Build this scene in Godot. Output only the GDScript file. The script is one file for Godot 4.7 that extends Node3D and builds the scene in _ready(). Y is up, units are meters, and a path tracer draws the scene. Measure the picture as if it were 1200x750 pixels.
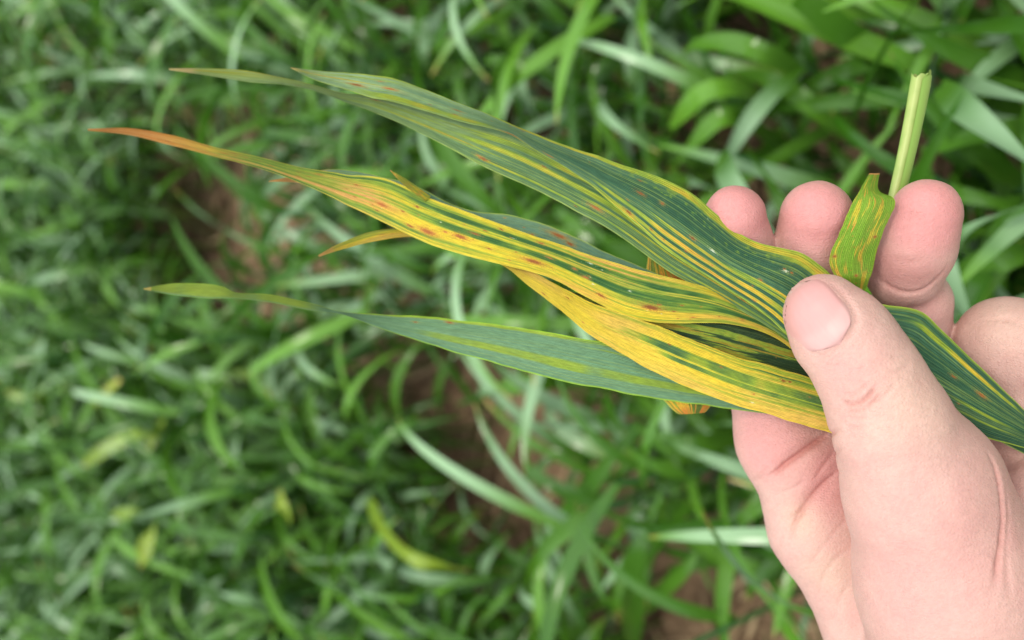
extends Node3D
# A hand holding a bunch of diseased wheat leaves above a wheat field.
# Lengths are metres. The hand's frame: x, y in photo pixels of the plane through the bunch, z in mm out of it.

const FP := 1100.0      # focal length in photo pixels (1200 x 750)
const DH := 0.20        # distance from the lens to the bunch
const HC := 0.63        # height of the lens above the soil
var CF: Vector3
var CR: Vector3
var CU: Vector3
var CO := Vector3(0, HC, 0)
var names := {}
var rng := RandomNumberGenerator.new()
var n1 := FastNoiseLite.new()
var n2 := FastNoiseLite.new()
var n3 := FastNoiseLite.new()
var vein_map: Texture2D

# ---------------------------------------------------------------- helpers
func hand_point(px: float, py: float, z: float) -> Vector3:
	var d := DH - z * 0.001
	return CO + CF * d + CR * ((px - 600.0) / FP * d) + CU * ((375.0 - py) / FP * d)

func field_point(px: float, py: float, h: float) -> Vector3:   # where the sight line meets the height h
	var dir := CF + CR * ((px - 600.0) / FP) + CU * ((375.0 - py) / FP)
	return CO + dir * ((h - CO.y) / dir.y)

func in_photo(p: Vector3) -> Vector2:
	var v := p - CO
	var d := v.dot(CF)
	if d < 0.02:
		return Vector2(-9999, -9999)
	return Vector2(600.0 + v.dot(CR) / d * FP, 375.0 - v.dot(CU) / d * FP)

func numbered(called: String) -> String:
	var k: int = names.get(called, 0)
	names[called] = k + 1
	return called if k == 0 else "%s_%03d" % [called, k]

func tag(o: Node, label := "", category := "", group := "", kind := "") -> void:
	if label: o.set_meta("label", label)
	if category: o.set_meta("category", category)
	if group: o.set_meta("group", group)
	if kind: o.set_meta("kind", kind)

func mesh_of(v: PackedVector3Array, ix: PackedInt32Array, uv := PackedVector2Array(), col := PackedColorArray(), given := PackedVector3Array()) -> ArrayMesh:
	var nn := given
	if nn.is_empty():
		nn.resize(v.size())
		for t in range(0, ix.size(), 3):
			var a := v[ix[t]]
			var fn := (v[ix[t + 2]] - a).cross(v[ix[t + 1]] - a)
			for k in 3:
				nn[ix[t + k]] += fn
		for i in nn.size():
			nn[i] = nn[i].normalized()
	var arr := []
	arr.resize(Mesh.ARRAY_MAX)
	arr[Mesh.ARRAY_VERTEX] = v
	arr[Mesh.ARRAY_NORMAL] = nn
	arr[Mesh.ARRAY_INDEX] = ix
	if uv.size(): arr[Mesh.ARRAY_TEX_UV] = uv
	if col.size(): arr[Mesh.ARRAY_COLOR] = col
	var m := ArrayMesh.new()
	m.add_surface_from_arrays(Mesh.PRIMITIVE_TRIANGLES, arr)
	return m

func put(called: String, m: Mesh, mat: Material, parent: Node = null) -> MeshInstance3D:
	var o := MeshInstance3D.new()
	o.mesh = m
	o.material_override = mat
	if parent == null:
		o.name = numbered(called)
		add_child(o, true)
	else:
		var k := 0
		var nm := called
		while parent.has_node(nm):
			k += 1
			nm = "%s_%03d" % [called, k]
		o.name = nm
		parent.add_child(o, true)
	return o

func thing(called: String, at: Vector3) -> Node3D:
	var o := Node3D.new()
	o.name = numbered(called)
	o.position = at
	add_child(o, true)
	return o

func grid_index(nu: int, nv: int, base := 0) -> PackedInt32Array:   # (nu+1) rows of (nv+1)
	var ix := PackedInt32Array()
	for i in nu:
		for j in nv:
			var a := base + i * (nv + 1) + j
			ix.append_array([a, a + 1, a + nv + 1, a + 1, a + nv + 2, a + nv + 1])
	return ix

func spline(pts: Array, count: int) -> PackedVector2Array:    # Catmull-Rom, even along its length
	var fine := PackedVector2Array()
	var n := pts.size()
	for i in n - 1:
		var p0: Vector2 = pts[maxi(i - 1, 0)]
		var p1: Vector2 = pts[i]
		var p2: Vector2 = pts[i + 1]
		var p3: Vector2 = pts[mini(i + 2, n - 1)]
		for k in 16:
			fine.append(p1.cubic_interpolate(p2, p0, p3, k / 16.0) if p0 != p1 and p2 != p3 else p1.lerp(p2, k / 16.0).lerp(p1.cubic_interpolate(p2, p0, p3, k / 16.0), 0.7))
	fine.append(pts[n - 1])
	var acc := PackedFloat32Array([0.0])
	for i in range(1, fine.size()):
		acc.append(acc[i - 1] + fine[i].distance_to(fine[i - 1]))
	var out := PackedVector2Array()
	var j := 0
	for k in count + 1:
		var want := acc[acc.size() - 1] * k / count
		while j < fine.size() - 2 and acc[j + 1] < want:
			j += 1
		var seg := maxf(acc[j + 1] - acc[j], 1e-6)
		out.append(fine[j].lerp(fine[j + 1], clampf((want - acc[j]) / seg, 0, 1)))
	return out

func curve_at(list: Array, u: float) -> float:      # [[u, value], ...]
	for i in range(1, list.size()):
		if u <= list[i][0]:
			var t: float = (u - list[i - 1][0]) / maxf(list[i][0] - list[i - 1][0], 1e-6)
			return lerpf(list[i - 1][1], list[i][1], smoothstep(0.0, 1.0, clampf(t, 0, 1)))
	return list[list.size() - 1][1]

# ---------------------------------------------------------------- held leaves
func paint_leaf(s: Dictionary) -> ImageTexture:
	var w := 1024
	var h := 144
	var veins: float = s.get("veins", 34.0)
	var lines: float = s.get("lines", 0.22)
	var mottle: float = s.get("mottle", 0.0)
	var noisy: float = s.get("noise", 1.0)
	var sd: float = s.seed * 37.0
	var g_dark: Color = s.green
	var g_pale: Color = s.get("pale", s.green)
	var yel: Color = s.get("yellow", Color8(206, 178, 48))
	var ora: Color = s.get("orange", Color8(206, 150, 62))
	var streaks: Array = s.get("streaks", [])
	var amount: Array = s.amount
	var paleness: Array = s.get("paleness", [[0, 0], [1, 0]])
	var tip: float = s.get("tip", 0.04)
	var rim: Color = s.get("rim", Color8(150, 170, 70))
	var rim_w: float = s.get("rim_w", 0.035)
	var px := PackedFloat32Array()
	px.resize(w * h * 3)
	var ns := streaks.size()
	for x in w:
		var u := x / float(w - 1)
		var am := curve_at(amount, u)
		var pl := curve_at(paleness, u)
		var t_tip := 1.0 - smoothstep(tip * 0.5, tip * 1.6, u + 0.02 * n1.get_noise_2d(u * 900, sd))
		var fans := PackedFloat32Array()
		fans.resize(ns)
		for k in ns:
			var q: Array = streaks[k]
			fans[k] = smoothstep(q[2], q[2] + 0.07, u) * (1.0 - smoothstep(q[3] - 0.07, q[3], u)) * (0.8 + 0.5 * n1.get_noise_2d(u * 420, sd + k * 61))
		for y in h:
			var v := y / float(h - 1)
			var vv := v + 0.010 * n1.get_noise_2d(u * 260, sd + v * 40)
			var cell := floorf(vv * veins)
			var fr := vv * veins - cell
			var jag := 0.18 * n1.get_noise_2d(u * 700.0, sd + cell * 53.0)
			var per_vein := lerpf(n3.get_noise_2d(u * 190.0 + cell * 17.0, sd + cell * 53.0), n3.get_noise_2d(u * 190.0 + cell * 17.0 + 17.0, sd + cell * 53.0 + 53.0), smoothstep(0.25, 0.75, fr)) + jag
			var broad := n2.get_noise_2d(u * 150.0 + sd, v * 170.0 + sd)
			var st := smoothstep(0.22, 0.70, (0.42 * per_vein + 0.5 * broad) * noisy + am)
			if mottle > 0.0:
				st = maxf(st, mottle * smoothstep(0.0, 0.6, n1.get_noise_2d(u * 2600 + sd, v * 420) + 0.6 * broad) * smoothstep(0.36, 0.46, u) * (1.0 - smoothstep(0.58, 0.72, u)) * (1.0 - smoothstep(0.3, 0.62, v)))
			for k in ns:
				var q: Array = streaks[k]
				var c: float = q[0] + q[5] * (u - q[2]) + 0.012 * n1.get_noise_2d(u * 200, sd + k * 19)
				var dv: float = absf(v - c) / (q[1] * (1.1 + 0.35 * per_vein))
				st = lerpf(st, 1.0 if q[4] > 0 else 0.0, (1.0 - smoothstep(0.6, 1.12, dv)) * fans[k] * absf(q[4]))
			var col := g_dark.lerp(g_pale, clampf(pl + 0.35 * broad, 0, 1))
			var yy := yel.lerp(ora, clampf(0.28 + 1.5 * n2.get_noise_2d(u * 300 + 900, v * 60 + sd) + s.get("age", 0.0), 0, 1))
			# half-sick tissue passes through yellow green
			col = col.lerp(Color8(134, 160, 52), smoothstep(0.0, 0.5, st)).lerp(yy, smoothstep(0.35, 1.0, st))
			var fine := smoothstep(0.05, 0.5, n1.get_noise_2d(u * 120.0 + sd, v * veins * 34.0 + sd))
			col = col.lerp(Color8(168, 178, 78), fine * lines * (1.0 - st))
			var dash := smoothstep(0.22, 0.5, n1.get_noise_2d(u * 420.0 + 300.0, v * veins * 46.0 + sd))
			col = col.lerp(Color8(150, 140, 50), dash * 0.4 * st)
			var edge := minf(v, 1.0 - v)
			col = col.lerp(rim, (1.0 - smoothstep(rim_w * 0.4, rim_w, edge)) * 0.8)
			if t_tip > 0.0:
				col = col.lerp(s.get("tip_colour", Color8(204, 146, 76)).lerp(Color8(222, 186, 120), clampf(0.4 + per_vein, 0, 1) * 0.7), t_tip)
			var line := 0.93 + 0.09 * cos(TAU * fr) + 0.08 * n1.get_noise_2d(u * 2500, v * 900 + sd)
			var mid := 1.0 + 0.10 * (1.0 - smoothstep(0.0, 0.02, absf(v - s.get("midrib", 0.5))))
			var i := (y * w + x) * 3
			px[i] = col.r * line * mid
			px[i + 1] = col.g * line * mid
			px[i + 2] = col.b * line * mid
	# rust pustules and flecks
	rng.seed = int(s.seed) * 977 + 5
	var spots: Array = s.get("spots", []).duplicate()
	for k in int(s.get("spot_count", 30)):
		spots.append([rng.randf_range(s.get("spot_from", 0.1), s.get("spot_to", 0.95)), rng.randf_range(0.08, 0.92), 0.3 + 0.8 * pow(rng.randf(), 2.0), 0 if rng.randf() < 0.85 else 1])
	for p in spots:
		var cx: float = p[0] * w
		var cy: float = p[1] * h
		var rx: float = 4.2 * p[2]
		var ry: float = 4.2 * p[2]
		var sx := rng.randf_range(0.8, 1.9)
		for y in range(maxi(0, int(cy - ry * 3)), mini(h, int(cy + ry * 3) + 1)):
			for x in range(maxi(0, int(cx - rx * 4)), mini(w, int(cx + rx * 4) + 1)):
				var dd := Vector2((x - cx) / (rx * sx), (y - cy) / ry).length() * (1.0 + 0.9 * n1.get_noise_2d(x * 26, y * 26 + sd))
				var i := (y * w + x) * 3
				var c := Color(px[i], px[i + 1], px[i + 2])
				if p[3] == 0:
					c = c.lerp(Color8(200, 140, 62), (1.0 - smoothstep(0.6, 2.0, dd)) * 0.45).lerp(Color8(120, 66, 34).lerp(Color8(168, 100, 52), clampf(0.5 + n1.get_noise_2d(cx * 9, cy * 30), 0, 1)), (1.0 - smoothstep(0.4, 1.0, dd)) * 0.92)
				else:
					c = c.lerp(Color8(214, 214, 190), (1.0 - smoothstep(0.25, 0.6, dd)) * 0.8)
				px[i] = c.r
				px[i + 1] = c.g
				px[i + 2] = c.b
	var bytes := PackedByteArray()
	bytes.resize(w * h * 3)
	for i in px.size():
		bytes[i] = int(clampf(px[i], 0, 1) * 255.0)
	return ImageTexture.create_from_image(Image.create_from_data(w, h, false, Image.FORMAT_RGB8, bytes))

func leaf_material(tex: Texture2D, rough := 0.5) -> StandardMaterial3D:
	var m := StandardMaterial3D.new()
	m.albedo_texture = tex
	m.roughness = rough
	m.metallic_specular = 0.32
	m.cull_mode = BaseMaterial3D.CULL_DISABLED
	m.texture_repeat = false
	m.backlight_enabled = true
	m.backlight = Color(0.32, 0.32, 0.32)
	m.heightmap_enabled = true
	m.heightmap_texture = vein_map
	m.heightmap_scale = 0.014
	return m

func edge_points(list: Array) -> Array:
	var out := []
	for i in range(0, list.size(), 2):
		out.append(Vector2(list[i], list[i + 1]))
	return out

func leaf_mesh(s: Dictionary) -> ArrayMesh:
	var nu: int = s.get("nu", 150)
	var nv: int = s.get("nv", 14)
	var top := spline(edge_points(s.top), nu)
	var low := spline(edge_points(s.low), nu)
	var v := PackedVector3Array()
	var uv := PackedVector2Array()
	var camber: float = s.get("camber", 1.2)
	var fold: float = s.get("fold", 0.0)
	var crest: float = s.get("midrib", 0.5)
	var slope: Array = s.get("slope", [[0, 0], [1, 0]])
	for i in nu + 1:
		var u := i / float(nu)
		var wide := clampf(top[i].distance_to(low[i]) / 60.0, 0.0, 1.3)
		var z0 := curve_at(s.z, u)
		var sl := curve_at(slope, u)
		for j in nv + 1:
			var t := j / float(nv)
			var p := top[i].lerp(low[i], t)
			var c := 2.0 * t - 1.0
			var z := z0 + camber * wide * (1.0 - c * c) - fold * wide * minf(absf(t - crest) * 2.0, 1.0)
			z += sl * wide * c + 0.3 * wide * n2.get_noise_2d(u * 260 + s.seed * 91, t * 60) + 0.25 * wide * n1.get_noise_2d(u * 330, t * 110 + s.seed * 31) * absf(c)
			p.y += 1.6 * n1.get_noise_2d(u * 420 + s.seed * 57, 3.0) * absf(c) * minf(wide * 2, 1)
			v.append(hand_point(p.x, p.y, z))
			uv.append(Vector2(u, t))
	return mesh_of(v, grid_index(nu, nv), uv)

func held_leaf(s: Dictionary) -> MeshInstance3D:
	var m := leaf_mesh(s)
	var o := put(s.name, m, leaf_material(paint_leaf(s), s.get("rough", 0.5)))
	tag(o, s.label, s.get("category", "wheat leaf"), "wheat leaves held in the hand")
	return o

# ---------------------------------------------------------------- the hand: a distance field in mm, axes right, up, towards the lens
var ba := PackedVector3Array()
var bb := PackedVector3Array()
var br := PackedVector2Array()
var groups := []        # [first, last, blend inside, blend with the palm]
var creases := []       # [polyline, depth, width]

func hp(px: float, py: float, z: float) -> Vector3:      # mm
	var d := DH * 1000.0 - z
	return Vector3((px - 600.0) / FP * d, (375.0 - py) / FP * d, z)

func bone_chain(pts: Array, inside: float, outside: float) -> void:
	var first := ba.size()
	for i in pts.size() - 1:
		var p: Array = pts[i]
		var q: Array = pts[i + 1]
		ba.append(hp(p[0], p[1], p[2]))
		bb.append(hp(q[0], q[1], q[2]))
		br.append(Vector2(p[3] / FP * (DH * 1000.0 - p[2]), q[3] / FP * (DH * 1000.0 - q[2])))
	groups.append([first, ba.size(), inside, outside])

func smin(a: float, b: float, k: float) -> float:
	var h := maxf(k - absf(a - b), 0.0) / k
	return minf(a, b) - h * h * k * 0.25

func field(p: Vector3, only: PackedByteArray) -> float:
	var total := 1000.0
	for gi in groups.size():
		var g: Array = groups[gi]
		var d := 1000.0
		var first: int = g[0]
		var last: int = g[1]
		var k: float = g[2]
		for i in range(first, last):
			if only.size() and only[i] == 0:
				continue
			var a := ba[i]
			var ab := bb[i] - a
			var ap := p - a
			var t := clampf(ap.dot(ab) / ab.length_squared(), 0.0, 1.0)
			var e := (ap - ab * t).length() - lerpf(br[i].x, br[i].y, t)
			if d > 999.0:
				d = e
			else:
				var h := maxf(k - absf(d - e), 0.0) / k
				d = minf(d, e) - h * h * k * 0.25
		if d < 999.0:
			if total > 999.0:
				total = d
			else:
				var k2: float = g[3]
				var h := maxf(k2 - absf(total - d), 0.0) / k2
				total = minf(total, d) - h * h * k2 * 0.25
	return total

func on_skin(px: float, py: float, from := 34.0) -> Vector3:     # the first skin that a sight line meets
	var none := PackedByteArray()
	var z := from
	for i in 90:
		var d := field(hp(px, py, z), none)
		if d < 0.02:
			break
		z -= maxf(d * 0.8, 0.05)
		if z < -45.0:
			break
	return hp(px, py, z)

func crease(list: Array, depth: float, width: float, from := 34.0) -> void:
	var pts := spline(edge_points(list), maxi(6, list.size() * 2))
	var line := PackedVector3Array()
	for p in pts:
		line.append(on_skin(p.x, p.y, from))
	creases.append([line, depth, width])

func dent(p: Vector3) -> Vector2:          # (depth, redness)
	var sum := 0.0
	var red := 0.0
	for c in creases:
		var line: PackedVector3Array = c[0]
		var w: float = c[2]
		if p.distance_squared_to(line[line.size() / 2]) > 1600.0:
			continue
		var best := 1e9
		var along := 0.0
		for i in line.size() - 1:
			var ab := line[i + 1] - line[i]
			var t := clampf((p - line[i]).dot(ab) / maxf(ab.length_squared(), 1e-6), 0, 1)
			var d := (p - line[i] - ab * t).length_squared()
			if d < best:
				best = d
				along = (i + t) / (line.size() - 1)
		best = sqrt(best)
		if best < w * 4.0:
			var fade := smoothstep(0.0, 0.25, along) * (1.0 - smoothstep(0.75, 1.0, along))
			sum += c[1] * exp(-best * best / (w * w)) * fade
			red += minf(c[1] * c[1] * 1.1, 0.9) * (0.35 if w > 1.2 else 1.0) * exp(-best * best / (w * w * 2.2)) * fade
	return Vector2(sum, red)

func hand_mesh(cell: float, lo: Vector3, hi: Vector3) -> ArrayMesh:
	var nx := int((hi.x - lo.x) / cell) + 1
	var ny := int((hi.y - lo.y) / cell) + 1
	var nz := int((hi.z - lo.z) / cell) + 1
	var val := PackedFloat32Array()
	val.resize(nx * ny * nz)
	val.fill(99.0)
	var B := 8
	var none := PackedByteArray()
	var half := Vector3.ONE * cell * B * 0.5
	var reach := half.length() + cell * 2.0
	var active := []
	for bx in range(0, nx, B):
		for by in range(0, ny, B):
			for bz in range(0, nz, B):
				var c := lo + Vector3(bx, by, bz) * cell + half
				var d := field(c, none)
				if absf(d) > reach + 1.5:
					if d < 0.0:
						for x in range(bx, mini(bx + B, nx)):
							for y in range(by, mini(by + B, ny)):
								for z in range(bz, mini(bz + B, nz)):
									val[(x * ny + y) * nz + z] = -9.0
					continue
				active.append(Vector3i(bx, by, bz))
				var only := PackedByteArray()
				only.resize(ba.size())
				for i in ba.size():
					var ab := bb[i] - ba[i]
					var t := clampf((c - ba[i]).dot(ab) / ab.length_squared(), 0, 1)
					var e := (c - ba[i] - ab * t).length() - lerpf(br[i].x, br[i].y, t)
					only[i] = 1 if e < reach + 12.0 and e < d + 2.0 * reach + 14.0 else 0
				for x in range(bx, mini(bx + B, nx)):
					for y in range(by, mini(by + B, ny)):
						for z in range(bz, mini(bz + B, nz)):
							val[(x * ny + y) * nz + z] = field(lo + Vector3(x, y, z) * cell, only)
	var ids := {}
	var v := PackedVector3Array()
	var step := [0, 1, nz, nz + 1, ny * nz, ny * nz + 1, ny * nz + nz, ny * nz + nz + 1]
	for b in active:
		for x in range(b.x, mini(b.x + B, nx - 1)):
			for y in range(b.y, mini(b.y + B, ny - 1)):
				for z in range(b.z, mini(b.z + B, nz - 1)):
					var at := (x * ny + y) * nz + z
					var inside := 0
					var corner := PackedFloat32Array()
					corner.resize(8)
					for k in 8:
						var q := val[at + step[k]]
						corner[k] = q
						if q < 0.0:
							inside += 1
					if inside == 0 or inside == 8:
						continue
					var sum := Vector3.ZERO
					var cnt := 0
					for k in 8:
						for bit in [1, 2, 4]:
							if k & bit:
								continue
							var m: int = k | bit
							if (corner[k] < 0.0) == (corner[m] < 0.0):
								continue
							var t := corner[k] / (corner[k] - corner[m])
							var p := Vector3((k >> 2) & 1, (k >> 1) & 1, k & 1)
							sum += p.lerp(Vector3((m >> 2) & 1, (m >> 1) & 1, m & 1), t)
							cnt += 1
					ids[at] = v.size()
					v.append(lo + (Vector3(x, y, z) + sum / cnt) * cell)
	var ix := PackedInt32Array()
	var dirs := [ny * nz, nz, 1]
	for at in ids:
		var z: int = at % nz
		var y: int = (at / nz) % ny
		var x: int = at / (nz * ny)
		if x == 0 or y == 0 or z == 0:
			continue
		for ax in 3:
			var d0: int = dirs[ax]
			var d1: int = dirs[(ax + 1) % 3]
			var d2: int = dirs[(ax + 2) % 3]
			var s0 := val[at] < 0.0
			if s0 == (val[at + d0] < 0.0):
				continue
			if not (ids.has(at - d1) and ids.has(at - d2) and ids.has(at - d1 - d2)):
				continue
			var a: int = ids[at]
			var b: int = ids[at - d1]
			var c: int = ids[at - d1 - d2]
			var e: int = ids[at - d2]
			if s0:
				ix.append_array([a, c, b, a, e, c])
			else:
				ix.append_array([a, b, c, a, c, e])
	# normals from the field, creases pressed in, then smooth normals again
	var col := PackedColorArray()
	var pads := [[hp(1086, 250, 4), 15.0, 1.2], [hp(1060, 305, -3), 12.0, 0.7], [hp(957, 250, 0), 15.0, 1.05], [hp(863, 250, -2), 14.0, 1.15], [hp(895, 510, -10), 18.0, 0.75], [hp(940, 345, 16), 9.0, 0.5], [hp(980, 560, -10), 14.0, 0.7], [hp(1075, 360, -12), 9.0, 0.5], [hp(1170, 560, 2), 9.0, 0.3], [hp(1110, 620, 14), 24.0, 0.3], [hp(1070, 700, 20), 24.0, 0.25], [hp(1000, 450, 20), 10.0, 0.25]]
	var nn := PackedVector3Array()
	nn.resize(v.size())
	for t in range(0, ix.size(), 3):
		var fn := (v[ix[t + 2]] - v[ix[t]]).cross(v[ix[t + 1]] - v[ix[t]])
		for k in 3:
			nn[ix[t + k]] += fn
	var pale_spots := [[hp(935, 615, -10), 9.0, 0.7], [hp(965, 690, -8), 12.0, 0.8], [hp(1060, 470, 20), 14.0, 0.35], [hp(1180, 380, -4), 12.0, 0.3]]
	for i in v.size():
		nn[i] = nn[i].normalized()
	for i in v.size():
		var p := v[i]
		var g := nn[i]
		var dn := dent(p)
		var lump := 0.16 * n2.get_noise_3d(p.x * 9, p.y * 9, p.z * 9) + 0.06 * n1.get_noise_3d(p.x * 40, p.y * 40, p.z * 40)
		var red := 0.0
		for q in pads:
			red = maxf(red, q[2] * (1.0 - smoothstep(0.2, 1.0, p.distance_to(q[0]) / q[1])))
		var mott := 0.5 + 0.5 * n2.get_noise_3d(p.x * 11 + 40, p.y * 11, p.z * 11)
		var skin := Color(0.535, 0.305, 0.262).lerp(Color(0.575, 0.365, 0.305), mott)
		for q in pale_spots:
			skin = skin.lerp(Color(0.58, 0.42, 0.31), q[2] * (1.0 - smoothstep(0.1, 1.0, p.distance_to(q[0]) / q[1])))
		skin = skin.lerp(Color(0.565, 0.222, 0.215), clampf(red, 0, 1) * 0.8)
		skin = skin.lerp(Color(0.44, 0.145, 0.115), clampf(dn.y * 0.5, 0, 0.7))
		skin = skin * (1.0 + 0.10 * n1.get_noise_3d(p.x * 50, p.y * 50, p.z * 50))
		col.append(skin)
		v[i] = p + g * (lump - dn.x)
	var w := PackedVector3Array()
	for p in v:
		w.append(CO + CF * (DH - p.z * 0.001) + CR * p.x * 0.001 + CU * p.y * 0.001)
	return mesh_of(w, ix, PackedVector2Array(), col)

func build_hand() -> void:
	# palm first: little-finger side, middle, index side and the heel that narrows into the wrist
	bone_chain([[898, 430, -22, 46], [915, 516, -21, 46], [958, 620, -23, 50], [1030, 745, -24, 54], [1140, 930, -26, 84], [1170, 1080, -26, 100]], 6.0, 6.0)
	bone_chain([[985, 520, -25, 52], [1050, 640, -27, 60], [1110, 800, -28, 80], [1160, 960, -26, 96]], 8.0, 12.0)
	bone_chain([[1090, 520, -25, 55], [1150, 700, -26, 70], [1190, 900, -26, 90]], 8.0, 12.0)
	bone_chain([[1238, 612, -9, 84], [1250, 720, -12, 92], [1225, 960, -20, 110], [1230, 1080, -22, 110]], 8.0, 8.0)
	# fingers: little, ring, middle, index
	bone_chain([[908, 520, -23, 40], [888, 420, -23, 40], [881, 335, -17, 37], [866, 285, -11, 36], [861, 254, -7, 36.5]], 2.5, 1.2)
	bone_chain([[965, 520, -24, 50], [948, 420, -24, 45], [946, 335, -17, 43], [952, 290, -11, 42], [957, 254, -7, 42]], 2.5, 1.2)
	bone_chain([[1040, 540, -26, 54], [1060, 440, -28, 46], [1068, 356, -18, 45.5]], 2.5, 2.2)
	bone_chain([[1060, 318, -10.5, 44], [1071, 288, -6, 45], [1085, 251, -3, 40.5]], 2.5, 2.2)
	bone_chain([[1225, 620, -18, 62], [1196, 470, -17, 52], [1178, 404, -13, 53], [1215, 408, -9, 50], [1320, 450, 0, 46], [1390, 510, 4, 42]], 3.0, 1.5)
	# thumb over the leaves, its ball and the fold to the index side
	bone_chain([[961, 362, 10, 39], [980, 386, 11, 46], [1001, 411, 11.5, 45.5], [1025, 452, 12, 51.5], [1048, 505, 11, 63], [1078, 580, 8, 80], [1112, 680, 3, 100], [1145, 800, -4, 115], [1165, 930, -14, 120]], 6.0, 2.6)
	bone_chain([[1090, 560, 5, 74], [1128, 640, 2, 70]], 6.0, 6.0)
	# creases
	crease([990, 500, 962, 516, 935, 536, 912, 552, 892, 564], 0.95, 0.55)
	crease([992, 545, 968, 566, 948, 588, 932, 612, 924, 640], 0.6, 0.5)
	crease([990, 520, 970, 540, 952, 566], 0.35, 0.5)
	crease([946, 560, 930, 572, 905, 582], 0.25, 0.45)
	crease([900, 545, 893, 560, 880, 566], 0.3, 0.7)
	crease([944, 592, 930, 606, 912, 612], 0.3, 0.6)
	crease([998, 640, 975, 660, 960, 690, 955, 720], 0.22, 0.5)
	crease([1000, 600, 965, 640, 945, 670], 0.18, 0.5)
	crease([1000, 680, 985, 700, 975, 740], 0.2, 0.5)
	crease([1150, 520, 1166, 545, 1174, 580, 1175, 620, 1170, 660, 1164, 700], 0.75, 0.6)
	crease([1178, 560, 1182, 600, 1180, 660, 1185, 720], 0.25, 0.7)
	crease([1022, 318, 1036, 332, 1060, 343, 1086, 338, 1106, 318, 1114, 305], 0.5, 0.6)
	crease([1040, 300, 1065, 308, 1090, 300], 0.18, 0.9)
	var arcs := [[982, 466, 996, 474, 1012, 470, 1030, 450], [986, 476, 1000, 482, 1018, 476, 1036, 458], [990, 488, 1004, 491, 1018, 487], [984, 456, 994, 463, 1006, 460, 1020, 444], [988, 497, 1000, 501, 1014, 500], [1024, 474, 1040, 462, 1050, 446], [992, 446, 1004, 450, 1014, 440], [1040, 440, 1056, 434, 1070, 424]]
	for k in arcs.size():
		crease(arcs[k], [0.75, 0.55, 0.4, 0.4, 0.35, 0.3, 0.25, 0.2][k], 0.34)
	crease([978, 508, 955, 520, 930, 540, 905, 555], 0.9, 1.9)
	crease([985, 556, 962, 574, 942, 596, 928, 622], 0.7, 1.8)
	for k in 4:
		crease([1000 + k * 9, 428 - k * 3, 1015 + k * 8, 436 - k * 4, 1032 + k * 7, 434 - k * 5], 0.08, 0.45)
	for k in 5:
		crease([1128 + k * 12, 392 - k * 3 + k * k, 1146 + k * 12, 378 - k * 2, 1172 + k * 10, 372 + k * 4, 1196 + k * 4, 378 + k * 8], 0.12, 0.5)
	for k in 7:
		crease([1008 + k * 22, 640 + (k % 3) * 24, 1030 + k * 20, 660 + (k % 3) * 24, 1040 + k * 20, 700 + (k % 2) * 20], 0.05, 0.6)
	# the fold round the nail
	crease([926, 372, 938, 392, 952, 412, 964, 418, 982, 404, 1000, 386, 1003, 370, 992, 350, 976, 334, 960, 328], 0.42, 0.55)
	var lo := hp(815, 1010, 0)
	lo.z = -50.0
	lo.y = hp(0, 1010, -25).y
	lo.x = hp(805, 0, -10).x
	var hi := Vector3(hp(1345, 0, 0).x, hp(0, 195, -20).y, 26.0)
	var skin := StandardMaterial3D.new()
	skin.vertex_color_use_as_albedo = true
	skin.roughness = 0.52
	skin.metallic_specular = 0.42
	skin.subsurf_scatter_enabled = true
	skin.subsurf_scatter_strength = 0.08
	var pores := NoiseTexture2D.new()
	pores.width = 512
	pores.height = 512
	pores.seamless = true
	var pn := FastNoiseLite.new()
	pn.noise_type = FastNoiseLite.TYPE_CELLULAR
	pn.cellular_return_type = FastNoiseLite.RETURN_DISTANCE2_SUB
	pn.frequency = 0.045
	pn.fractal_octaves = 3
	pores.noise = pn
	skin.heightmap_enabled = true
	skin.heightmap_texture = pores
	skin.heightmap_scale = 0.019
	skin.uv1_triplanar = true
	skin.uv1_scale = Vector3.ONE * 75.0
	var person := thing("person", hand_point(1150, 900, -25))
	tag(person, "person seen as one bare hand, thumb in front and fingers behind, gripping striped wheat leaves", "person")
	var body := put("hand", hand_mesh(0.56, lo, hi), skin, person)
	body.position = -person.position
	# thumbnail
	var nu := 26
	var nv := 26
	var v := PackedVector3Array()
	var col := PackedColorArray()
	var axis0 := Vector2(930, 341)
	var axis1 := Vector2(980, 399)
	var side := Vector2(0.76, -0.65)
	for i in nu + 1:
		var s := i / float(nu)
		for j in nv + 1:
			var t := 2.0 * j / nv - 1.0
			var wide := 37.0 * pow(clampf(1.0 - pow(absf(2.0 * s - 1.0), 4.2), 0.0, 1.0), 0.42)
			var c := axis0.lerp(axis1, s) + Vector2(axis1 - axis0).normalized() * (1.0 - t * t) * (7.0 if s > 0.5 else -7.0) * absf(2.0 * s - 1.0)
			var q := c + side * (t * maxf(wide, 4.0) + 1.0)
			var p := on_skin(q.x, q.y)
			for back in 12:
				if p.z > 9.0:
					break
				q = q.lerp(Vector2(962, 372), 0.06)
				p = on_skin(q.x, q.y)
			var edge := minf(1.0 - absf(t), minf(s, 1.0 - s) * 2.0)
			p.z += lerpf(-0.35, 0.42, smoothstep(0.0, 0.16, edge)) + 0.10 * sin(s * PI)
			v.append(CO + CF * (DH - p.z * 0.001) + CR * p.x * 0.001 + CU * p.y * 0.001)
			var lun := smoothstep(0.60, 0.74, s + 0.10 * (t * t) - 0.02)
			var tipc := 1.0 - smoothstep(0.02, 0.10, s)
			var nc := Color(0.54, 0.28, 0.258).lerp(Color(0.545, 0.315, 0.288), lun).lerp(Color(0.57, 0.39, 0.34), tipc)
			nc = nc * (1.0 + 0.03 * n1.get_noise_2d(t * 900, s * 60))
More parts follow.
